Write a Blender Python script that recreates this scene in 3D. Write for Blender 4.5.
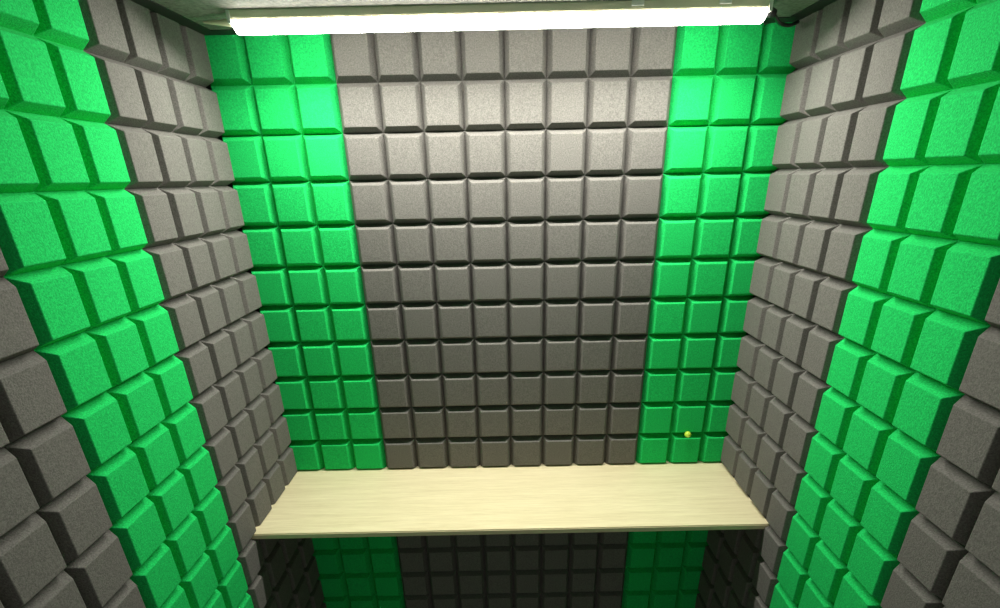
import bpy, bmesh, math, random
from mathutils import Vector, Matrix
random.seed(4)
S = bpy.context.scene
for o in list(bpy.data.objects): bpy.data.objects.remove(o)

# ---------------------------------------------------------------- camera
U = 0.09                       # one foam block, metres
AZ = 1.0574                    # block height / block width
Z0 = 10*AZ*U                   # height of the shelf top above the floor
def W(x, y, z): return Vector((x*U, y*U, z*U+Z0))
pitch, yaw, roll = 0.4213, -0.0027, -0.0216
cam = bpy.data.cameras.new('camera'); co = bpy.data.objects.new('camera', cam); S.collection.objects.link(co)
cp, sp, cy, sy = math.cos(pitch), math.sin(pitch), math.cos(yaw), math.sin(yaw)
fwd = Vector((sy*cp, cy*cp, -sp)); rt = Vector((cy, -sy, 0)); up = rt.cross(fwd)
r2 = rt*math.cos(roll)+up*math.sin(roll); u2 = -rt*math.sin(roll)+up*math.cos(roll)
M = Matrix((r2, u2, -fwd)).transposed().to_4x4(); M.translation = W(-0.1092, -14.3934, 8.4752)
co.matrix_world = M
cam.sensor_width = 36; cam.sensor_fit = 'HORIZONTAL'; cam.lens = 515.84*36/1000
cam.shift_x = -0.0053; cam.shift_y = 0.1037; cam.clip_start = 0.01
S.camera = co

# ---------------------------------------------------------------- light level
wd = bpy.data.worlds.new('world'); S.world = wd; wd.use_nodes = True
WORLD, LAMP, AREA, EXPO = 0.18, 26.0, 10.8, 0.0
wd.node_tree.nodes['Background'].inputs[0].default_value = (1, 0.98, 0.93, 1)
wd.node_tree.nodes['Background'].inputs[1].default_value = WORLD
vs = S.view_settings
vs.view_transform = 'Standard'; vs.look = 'None'; vs.exposure = EXPO; vs.gamma = 1; vs.use_curve_mapping = False

# ---------------------------------------------------------------- materials
def mat(name, col, rough=0.8, metal=0.0, spec=0.5):
    m = bpy.data.materials.new(name); m.use_nodes = True
    b = m.node_tree.nodes['Principled BSDF']
    b.inputs['Base Color'].default_value = (*col, 1); b.inputs['Roughness'].default_value = rough
    b.inputs['Metallic'].default_value = metal; b.inputs['Specular IOR Level'].default_value = spec
    return m, m.node_tree, b
def ramp(nt, a, b, p0=0.3, p1=0.7):
    r = nt.nodes.new('ShaderNodeValToRGB'); e = r.color_ramp.elements
    e[0].position, e[1].position = p0, p1; e[0].color = (*a, 1); e[1].color = (*b, 1); return r
def noise(nt, scale, detail=3, rough=0.6, stretch=None):
    g = nt.nodes.new('ShaderNodeNewGeometry'); n = nt.nodes.new('ShaderNodeTexNoise')
    n.inputs['Scale'].default_value = scale; n.inputs['Detail'].default_value = detail; n.inputs['Roughness'].default_value = rough
    if stretch:
        mp = nt.nodes.new('ShaderNodeMapping'); mp.inputs['Scale'].default_value = stretch
        nt.links.new(g.outputs['Position'], mp.inputs['Vector']); nt.links.new(mp.outputs[0], n.inputs['Vector'])
    else: nt.links.new(g.outputs['Position'], n.inputs['Vector'])
    return n
def bump(nt, b, src, dist, strength=0.5):
    bp = nt.nodes.new('ShaderNodeBump'); bp.inputs['Distance'].default_value = dist; bp.inputs['Strength'].default_value = strength
    nt.links.new(src, bp.inputs['Height']); nt.links.new(bp.outputs[0], b.inputs['Normal'])
def foam(name, col):
    m, nt, b = mat(name, col, 0.95, 0, 0.15)
    n = noise(nt, 420, 2, 0.7)
    r = ramp(nt, [c*0.74 for c in col], [min(1, c*1.26) for c in col], 0.32, 0.68)
    nt.links.new(n.outputs['Fac'], r.inputs[0]); nt.links.new(r.outputs[0], b.inputs['Base Color'])
    bump(nt, b, n.outputs['Fac'], 0.0012, 0.6)
    return m
GREEN = foam('green_foam', (0.014, 0.54, 0.118))
GREY = foam('grey_foam', (0.156, 0.150, 0.138))
def rough_mat(name, a, b_, scale, rough, dist):
    m, nt, b = mat(name, a, rough)
    n = noise(nt, scale, 5, 0.65); r = ramp(nt, a, b_)
    nt.links.new(n.outputs['Fac'], r.inputs[0]); nt.links.new(r.outputs[0], b.inputs['Base Color'])
    bump(nt, b, n.outputs['Fac'], dist)
    return m
CEIL = rough_mat('ceiling_felt', (0.09, 0.09, 0.08), (0.24, 0.24, 0.21), 120, 0.7, 0.002)
PANEL = rough_mat('booth_board', (0.14, 0.14, 0.13), (0.17, 0.17, 0.16), 60, 0.8, 0.0005)
BOUNCE_CARPET = rough_mat('pale_bounce_carpet', (0.55, 0.51, 0.45), (0.68, 0.63, 0.56), 350, 0.95, 0.002)  # floor lies out of view; kept pale to bounce light under the shelf
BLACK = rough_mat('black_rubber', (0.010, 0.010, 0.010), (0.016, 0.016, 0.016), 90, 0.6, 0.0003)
CABLE = mat('black_cable', (0.012, 0.014, 0.012), 0.22)[0]
def wood():
    m, nt, b = mat('pale_wood_laminate', (0.8, 0.7, 0.42), 0.42, 0, 0.3)
    n = noise(nt, 9, 6, 0.6, (0.6, 9, 9)); n2 = noise(nt, 40, 4, 0.7, (0.5, 12, 12))
    r = ramp(nt, (0.70, 0.60, 0.36), (0.90, 0.81, 0.545), 0.34, 0.66)
    mx = nt.nodes.new('ShaderNodeMath'); mx.operation = 'MULTIPLY_ADD'; mx.inputs[1].default_value = 0.45
    ml = nt.nodes.new('ShaderNodeMath'); ml.operation = 'MULTIPLY'; ml.inputs[1].default_value = 0.55
    nt.links.new(n2.outputs['Fac'], ml.inputs[0]); nt.links.new(n.outputs['Fac'], mx.inputs[0]); nt.links.new(ml.outputs[0], mx.inputs[2])
    nt.links.new(mx.outputs[0], r.inputs[0]); nt.links.new(r.outputs[0], b.inputs['Base Color'])
    bump(nt, b, n2.outputs['Fac'], 0.0003, 0.3)
    return m
WOOD = wood()
EDGE = rough_mat('shelf_edge_band', (0.74, 0.64, 0.40), (0.82, 0.72, 0.46), 40, 0.5, 0.0002)
HOUSE = rough_mat('lamp_housing_enamel', (0.80, 0.74, 0.58), (0.86, 0.80, 0.64), 30, 0.35, 0.0001)
WHITE = rough_mat('white_plastic', (0.80, 0.80, 0.76), (0.86, 0.86, 0.82), 50, 0.4, 0.0001)
CREAM = rough_mat('cream_flex', (0.72, 0.68, 0.48), (0.80, 0.76, 0.55), 50, 0.5, 0.0002)
YEL = rough_mat('yellow_plastic', (0.60, 0.85, 0.06), (0.72, 0.95, 0.10), 80, 0.35, 0.0001)
def glow():
    m = bpy.data.materials.new('lit_opal_diffuser'); m.use_nodes = True; nt = m.node_tree
    b = nt.nodes['Principled BSDF']; b.inputs['Base Color'].default_value = (0.9, 0.9, 0.86, 1)
    b.inputs['Emission Color'].default_value = (1.0, 0.975, 0.89, 1); b.inputs['Emission Strength'].default_value = LAMP
    return m
GLOW = glow()

# ---------------------------------------------------------------- helpers
def link(name, me, m=None, parent=None):
    o = bpy.data.objects.new(name, me); S.collection.objects.link(o)
    if m and not me.materials: me.materials.append(m)
    if parent: o.parent = parent
    return o
def from_bm(name, bm, smooth=False):
    bmesh.ops.recalc_face_normals(bm, faces=bm.faces)
    me = bpy.data.meshes.new(name); bm.to_mesh(me); bm.free()
    if smooth:
        for p in me.polygons: p.use_smooth = True
    return me
def weighted(me):
    acc = [Vector() for _ in me.vertices]
    for p in me.polygons:
        p.use_smooth = True
        for v in p.vertices: acc[v] += p.normal*(p.area**1.5)
    me.normals_split_custom_set_from_vertices([a.normalized() for a in acc])
def box(bm, a, b, bev=0.0):
    t = bmesh.new(); bmesh.ops.create_cube(t, size=1)
    for v in t.verts: v.co = Vector([(a[i]+b[i])/2+v.co[i]*(b[i]-a[i]) for i in range(3)])
    if bev: bmesh.ops.bevel(t, geom=t.edges[:], offset=bev, segments=2, affect='EDGES', profile=0.6)
    me = bpy.data.meshes.new('t'); t.to_mesh(me); t.free(); bm.from_mesh(me); bpy.data.meshes.remove(me)
def ubox(bm, a, b, bev=0.0): box(bm, W(*a), W(*b), bev)
def tube(bm, pts, radii, seg=12):
    rings = []
    for i, p in enumerate(pts):
        t = (pts[min(i+1, len(pts)-1)]-pts[max(i-1, 0)]).normalized()
        s = t.orthogonal().normalized() if i == 0 else (prev - t*prev.dot(t)).normalized()
        prev = s; q = t.cross(s)
        rings.append([bm.verts.new(p+(s*math.cos(2*math.pi*k/seg)+q*math.sin(2*math.pi*k/seg))*radii[i]) for k in range(seg)])
    for a, b in zip(rings, rings[1:]):
        for k in range(seg): bm.faces.new((a[k], a[(k+1) % seg], b[(k+1) % seg], b[k]))
    bm.faces.new(rings[0][::-1]); bm.faces.new(rings[-1])
def thing(name, label, cat, loc, group=None):
    o = bpy.data.objects.new(name, None); S.collection.objects.link(o); o.location = loc
    o.empty_display_size = 0.05; o['label'] = label; o['category'] = cat
    if group: o['group'] = group
    return o
def struct(name, a, b, m):
    bm = bmesh.new(); ubox(bm, a, b); o = link(name, from_bm(name, bm), m); o['kind'] = 'structure'; return o

# ---------------------------------------------------------------- foam geometry (block units: u across, v up, w out of the wall)
G, D = 0.115, 0.23
def block_bm(w, h, cut=''):
    """one raised foam block w x h; sides in cut (l r b t) are sawn straight"""
    bm = bmesh.new()
    gl, gr, gb, gt = [0.0 if c in cut else G for c in 'lrbt']
    lo = [(0, 0), (w, 0), (w, h), (0, h)]
    hi = [(gl, gb), (w-gr, gb), (w-gr, h-gt), (gl, h-gt)]
    R = [[bm.verts.new((x, y, -0.03)) for x, y in lo], [bm.verts.new((x, y, 0.0)) for x, y in lo],
         [bm.verts.new((x, y, D)) for x, y in hi]]
    for a, b in zip(R, R[1:]):
        for k in range(4): bm.faces.new((a[k], a[(k+1) % 4], b[(k+1) % 4], b[k]))
    bm.faces.new(R[0][::-1]); bm.faces.new(R[2])
    bm.edges.ensure_lookup_table()
    sel = [e for e in bm.edges if max(v.co.z for v in e.verts) > D-1e-6]
    bmesh.ops.bevel(bm, geom=sel, offset=0.018, segments=2, affect='EDGES', profile=0.5)
    return bm
cache = {}
def block_mesh(w, h, cut, m):
    key = (round(w, 4), round(h, 4), cut, m.name)
    if key not in cache:
        me = from_bm('foam_block', block_bm(w, h, cut)); weighted(me)
        me.transform(Matrix.Scale(U, 4)); me.materials.append(m); cache[key] = me
    return cache[key]
T = 11*AZ-0.09                                             # ceiling underside
XL, XR = -6.785-D, 6.604+D                                 # groove planes of the side foam
OL, OR, ZL, ZR = 0.110, 0.2234, -0.057, 0.044
def basis(side):
    # local (u,v,w) -> world directions; u runs along the wall away from the corner on the sides
    if side == 'back': return Matrix(((1, 0, 0), (0, 0, -1), (0, 1, 0)))
    if side == 'left': return Matrix(((0, 0, 1), (-1, 0, 0), (0, 1, 0)))
    return Matrix(((0, 0, -1), (-1, 0, 0), (0, 1, 0)))
def panel(side, label, group, m, c0, c1, top, bottom, seen, lastw=1.0, trim=0.0):
    """strip of foam from column c0 to c1, rows top..bottom-1; seen(c, r): the block is in view"""
    B = basis(side)
    org = {'back': (0, 0, 0), 'left': (XL, -OL, ZL), 'right': (XR, -OR, ZR)}[side]
    def pos(u, v, w=0.0): return Vector(org) + B @ Vector((u, v, w))
    cols = [(c, lastw if c == c1-1 else 1.0-trim if c == c0 else 1.0) for c in range(c0, c1)]
    width = sum(w for _, w in cols) + trim
    ztop = T - org[2] if top == 0 else (11-top)*AZ
    zbot = (11-bottom)*AZ if bottom < 21 else -10*AZ - org[2] + 0.0
    base = W(*pos(c0+width/2, zbot))
    root = thing('foam_panel', label, 'acoustic foam', base, group)
    rest = bmesh.new()
    th = 0.28
    p, q = pos(c0+trim, zbot, -th), pos(c0+width, ztop, 0.0)
    a = [min(p[i], q[i]) for i in range(3)]; b = [max(p[i], q[i]) for i in range(3)]
    ubox(rest, a, b)
    R4 = B.to_4x4()
    for r in range(top, bottom):
        v0 = (11-r-1)*AZ; h = AZ; cut = ''
        if r == 0: h = ztop - v0; cut = 't'
        if v0 < zbot-1e-6: h -= zbot-v0; v0 = zbot; cut += 'b'
        if h < 0.3: continue
        for c, w in cols:
            tl = trim if c == c0 else 0.0
            cc = cut + ('l' if tl else 'r' if w < 1 else '')
            if seen(c, r):
                o = link('foam_block', block_mesh(w, h, cc, m)); o.parent = root
                Mx = R4.copy()
                Mx.translation = W(*pos(c+tl, v0)) - root.location
                o.matrix_local = Mx @ Matrix.Diagonal((1, 1, random.uniform(0.97, 1.03), 1))
            else:
                t = block_bm(w, h, cc); me = bpy.data.meshes.new('t'); t.to_mesh(me); t.free()
                Mx = R4.copy(); Mx.translation = W(*pos(c+tl, v0)); me.transform(Mx @ Matrix.Scale(U, 4)); rest.from_mesh(me); bpy.data.meshes.remove(me)
    me = from_bm('backing_sheet', rest); me.transform(Matrix.Translation(-root.location))
    link('backing_sheet', me, m, root)
    return root

# ---------------------------------------------------------------- the setting
e = 0.28
YF = -15.6
struct('wall_back', (XL-e-.6, 0.30, -10*AZ), (XR+e+.6, 0.9, T), PANEL)
struct('wall_left', (XL-e-.6, YF, -10*AZ), (XL-e, 0.28, T), PANEL)
struct('wall_right', (XR+e, YF, -10*AZ), (XR+e+.6, 0.28, T), PANEL)
struct('floor', (XL-e-.6, YF, -10*AZ-.6), (XR+e+.6, 0.9, -10*AZ), BOUNCE_CARPET)
struct('ceiling', (XL-e-.6, YF, T), (XR+e+.6, 0.9, T+.6), CEIL)

struct('black_strip_1', (XL+D-0.02, YF+2, T-0.015), (XL+D+0.34, -D, T+0.02), BLACK)  # thin black strips along the ceiling edges, sides and back
struct('black_strip_2', (XR-D-0.34, YF+2, T-0.015), (XR-D+0.02, -D, T+0.02), BLACK)
struct('black_strip_3', (XL+D+0.34, -0.62, T-0.015), (XR-D-0.34, -D+0.02, T+0.02), BLACK)

# ---------------------------------------------------------------- foam panels
SHT = 0.155                                                  # shelf thickness (block units)
allv = lambda c, r: True
gA, gB = 'foam panels on the back wall above the shelf', 'foam panels on the back wall under the shelf'
XW = XR-6                                                   # width left for the last column on the right
panel('back', 'three-column green foam panel on back wall above the shelf, left of the grey foam', gA, GREEN, -7, -4, 0, 11, allv)
panel('back', 'wide eight-column grey foam panel in the middle of the back wall above the shelf', gA, GREY, -4, 4, 0, 11, allv)
panel('back', 'green foam panel above shelf on back wall, right of grey, holding yellow pin', gA, GREEN, 4, 7, 0, 11, allv, XW)
low = lambda c, r: r < 16
panel('back', 'shaded green foam panel on back wall under the shelf, left of the dark grey', gB, GREEN, -7, -4, 11, 21, low)
panel('back', 'shaded dark grey foam panel in the middle of the back wall under the shelf', gB, GREY, -4, 4, 11, 21, low)
panel('back', 'shaded green foam panel on back wall under the shelf, right of the dark grey', gB, GREEN, 4, 7, 11, 21, low, XW)
SEEN = {0: (0, 16), 1: (0, 16), 2: (0, 15), 3: (0, 14), 4: (0, 13), 5: (0, 12), 6: (0, 11), 7: (2, 10), 8: (4, 9), 9: (6, 8)}
side_seen = lambda c, r: c in SEEN and SEEN[c][0] <= r <= SEEN[c][1]
for s, n in (('left', 'left'), ('right', 'right')):
    g = 'foam panels on the %s side wall' % n
    oth = 'right' if n == 'left' else 'left'
    panel(s, 'four-column grey foam panel on %s side wall, beside back corner and shelf end' % n, g, GREY, 0, 4, 0, 21, side_seen, 1.0, D+0.004-(OL if s == 'left' else OR))
    panel(s, 'bright green foam panel on the %s side wall, between two grey foam panels' % n, g, GREEN, 4, 7, 0, 21, side_seen)
    panel(s, 'nearest grey foam panel of big blocks at the %s edge of the photo' % n, g, GREY, 7, 15, 0, 21, side_seen)

# ---------------------------------------------------------------- shelf
sd = -3.36
ST = 0.04
sx0, sx1 = -6.785-0.13, 6.604+0.11
sh = thing('wall_shelf', 'long pale wooden shelf spanning the booth from side wall to side wall', 'shelf', W((sx0+sx1)/2, sd/2, ST-SHT))
bm = bmesh.new(); ubox(bm, (sx0, sd+0.012, ST-SHT), (sx1, 0.0, ST), 0.0006)
me = from_bm('board', bm); me.transform(Matrix.Translation(-sh.location)); link('board', me, WOOD, sh)
bm = bmesh.new(); ubox(bm, (sx0, sd-0.004, ST-SHT), (sx1, sd+0.012, ST-0.03), 0.0003)
me = from_bm('edge_banding', bm); me.transform(Matrix.Translation(-sh.location)); o = link('edge_banding', me, EDGE, sh)
o['label'] = 'darker tan edge banding'

# ---------------------------------------------------------------- lamp: LED batten under the ceiling
lx0, lx1, ly0, ly1 = -5.38, 5.20, -2.06, -1.56
lamp = thing('led_batten_light', 'long lit white tube light mounted under the ceiling above the back wall', 'light', W((lx0+lx1)/2, (ly0+ly1)/2, T))
def lpart(name, bm, m, smooth=False):
    me = from_bm(name, bm, smooth); me.transform(Matrix.Translation(-lamp.location)); return link(name, me, m, lamp)
bm = bmesh.new()                                            # housing: shallow inverted tray, lipped at the bottom edges
ubox(bm, (lx0, ly0, T-0.14), (lx1, ly1, T), 0.001)
ubox(bm, (lx0, ly0+0.02, T-0.17), (lx1, ly1-0.02, T-0.14))
lpart('housing', bm, HOUSE)
bm = bmesh.new()                                            # diffuser: extruded half oval
prof = [(ly0+0.02, T-0.16)]
n = 14
for k in range(n+1):
    a = math.pi*k/n; yc, ry = (ly0+ly1)/2, (ly1-ly0)/2-0.02
    prof.append((yc-ry*math.cos(a), T-0.20-0.16*math.sin(a)))
prof.append((ly1-0.02, T-0.16))
A = [bm.verts.new(W(lx0+0.04, y, z)) for y, z in prof]; Bv = [bm.verts.new(W(lx1-0.04, y, z)) for y, z in prof]
for k in range(len(prof)):
    j = (k+1) % len(prof); bm.faces.new((A[k], A[j], Bv[j], Bv[k]))
bm.faces.new(A[::-1]); bm.faces.new(Bv)
lpart('diffuser', bm, GLOW)
al = bpy.data.lights.new('led_strip', 'AREA'); al.shape = 'RECTANGLE'     # the strip's downward light
al.size = (lx1-lx0-0.2)*U; al.size_y = 0.22*U; al.energy = AREA; al.color = (1.0, 0.975, 0.89)
ao_tilt = math.radians(18)
ao = bpy.data.objects.new('led_strip', al); S.collection.objects.link(ao); ao.parent = lamp
ao.location = W((lx0+lx1)/2, (ly0+ly1)/2-0.05, T-0.40)-lamp.location; ao.rotation_euler = (-ao_tilt, 0, 0)
for x in (lx0, lx1):
    bm = bmesh.new(); s = 1 if x < 0 else -1
    ubox(bm, (min(x-0.035*s, x+0.035*s), ly0-0.015, T-0.22), (max(x-0.035*s, x+0.035*s), ly1+0.015, T-0.002), 0.0012)
    lpart('end_cap', bm, WHITE)
for x in (2.6, 4.3):                                        # small mounting clips on the housing
    bm = bmesh.new(); ubox(bm, (x-0.12, ly0-0.03, T-0.09), (x+0.12, ly0+0.02, T-0.002), 0.0008); lpart('mounting_clip', bm, WHITE)

# cables at both ends
c = thing('power_cable', 'black cable curving from the right end of the tube light to the corner', 'cable', W(lx1, -1.3, T))
pts = [W(5.25, -1.82, T-0.14), W(5.5, -1.6, T-0.19), W(5.85, -1.1, T-0.21), W(6.2, -0.8, T-0.19), W(6.5, -0.55, T-0.08)]
def spline(p, n=8):
    out = []
    for i in range(len(p)-1):
        a, b, c_, d = p[max(i-1, 0)], p[i], p[i+1], p[min(i+2, len(p)-1)]
        for k in range(n):
            t = k/n; out.append(0.5*((2*b)+(c_-a)*t+(2*a-5*b+4*c_-d)*t*t+(3*b-a-3*c_+d)*t**3))
    out.append(p[-1]); return out
q = spline(pts); bm = bmesh.new(); tube(bm, q, [0.0034]*len(q))
me = from_bm('cord', bm, True); me.transform(Matrix.Translation(-c.location)); link('cord', me, CABLE, c)
bm = bmesh.new(); tube(bm, [W(5.2, -1.82, T-0.14), W(5.42, -1.74, T-0.19)], [0.009, 0.007], 16)
me = from_bm('plug', bm, True); me.transform(Matrix.Translation(-c.location)); link('plug', me, BLACK, c)
c = thing('lamp_lead', 'short cream lead tapering away from the left end of the tube light', 'cable', W(lx0, -1.3, T))
q = spline([W(-5.4, -1.82, T-0.16), W(-5.7, -1.72, T-0.13), W(-6.1, -1.6, T-0.09)], 6)
bm = bmesh.new(); tube(bm, q, [0.0075*(1-0.8*i/(len(q)-1)) for i in range(len(q))])
me = from_bm('cord', bm, True); me.transform(Matrix.Translation(-c.location)); link('cord', me, CREAM, c)

# yellow pin in the groove of the right green panel
pn = thing('push_pin', 'tiny round yellow pin stuck in the green foam just above the shelf, right side', 'pin', W(5.43, -D, AZ+0.09))
bm = bmesh.new()
prof = [(0.0, 0.016), (0.0035, 0.0155), (0.0072, 0.013), (0.0085, 0.0095), (0.0085, 0.006), (0.006, 0.004), (0.0, 0.004)]
rings = []
for r_, d_ in prof:
    rings.append([bm.verts.new((r_*math.cos(k*math.pi/8), -d_, r_*math.sin(k*math.pi/8))) for k in range(16)] if r_ else [bm.verts.new((0, -d_, 0))])
for a, b in zip(rings, rings[1:]):
    for k in range(16):
        j = (k+1) % 16
        if len(a) == 1: bm.faces.new((a[0], b[k], b[j]))
        elif len(b) == 1: bm.faces.new((a[k], b[0], a[j]))
        else: bm.faces.new((a[k], b[k], b[j], a[j]))
link('pin_head', from_bm('pin_head', bm, True), YEL, pn)
bm = bmesh.new(); tube(bm, [Vector((0, -0.005, 0)), Vector((0, 0.012, 0))], [0.0012, 0.0006], 8)
link('pin_shaft', from_bm('pin_shaft', bm, True), HOUSE, pn)
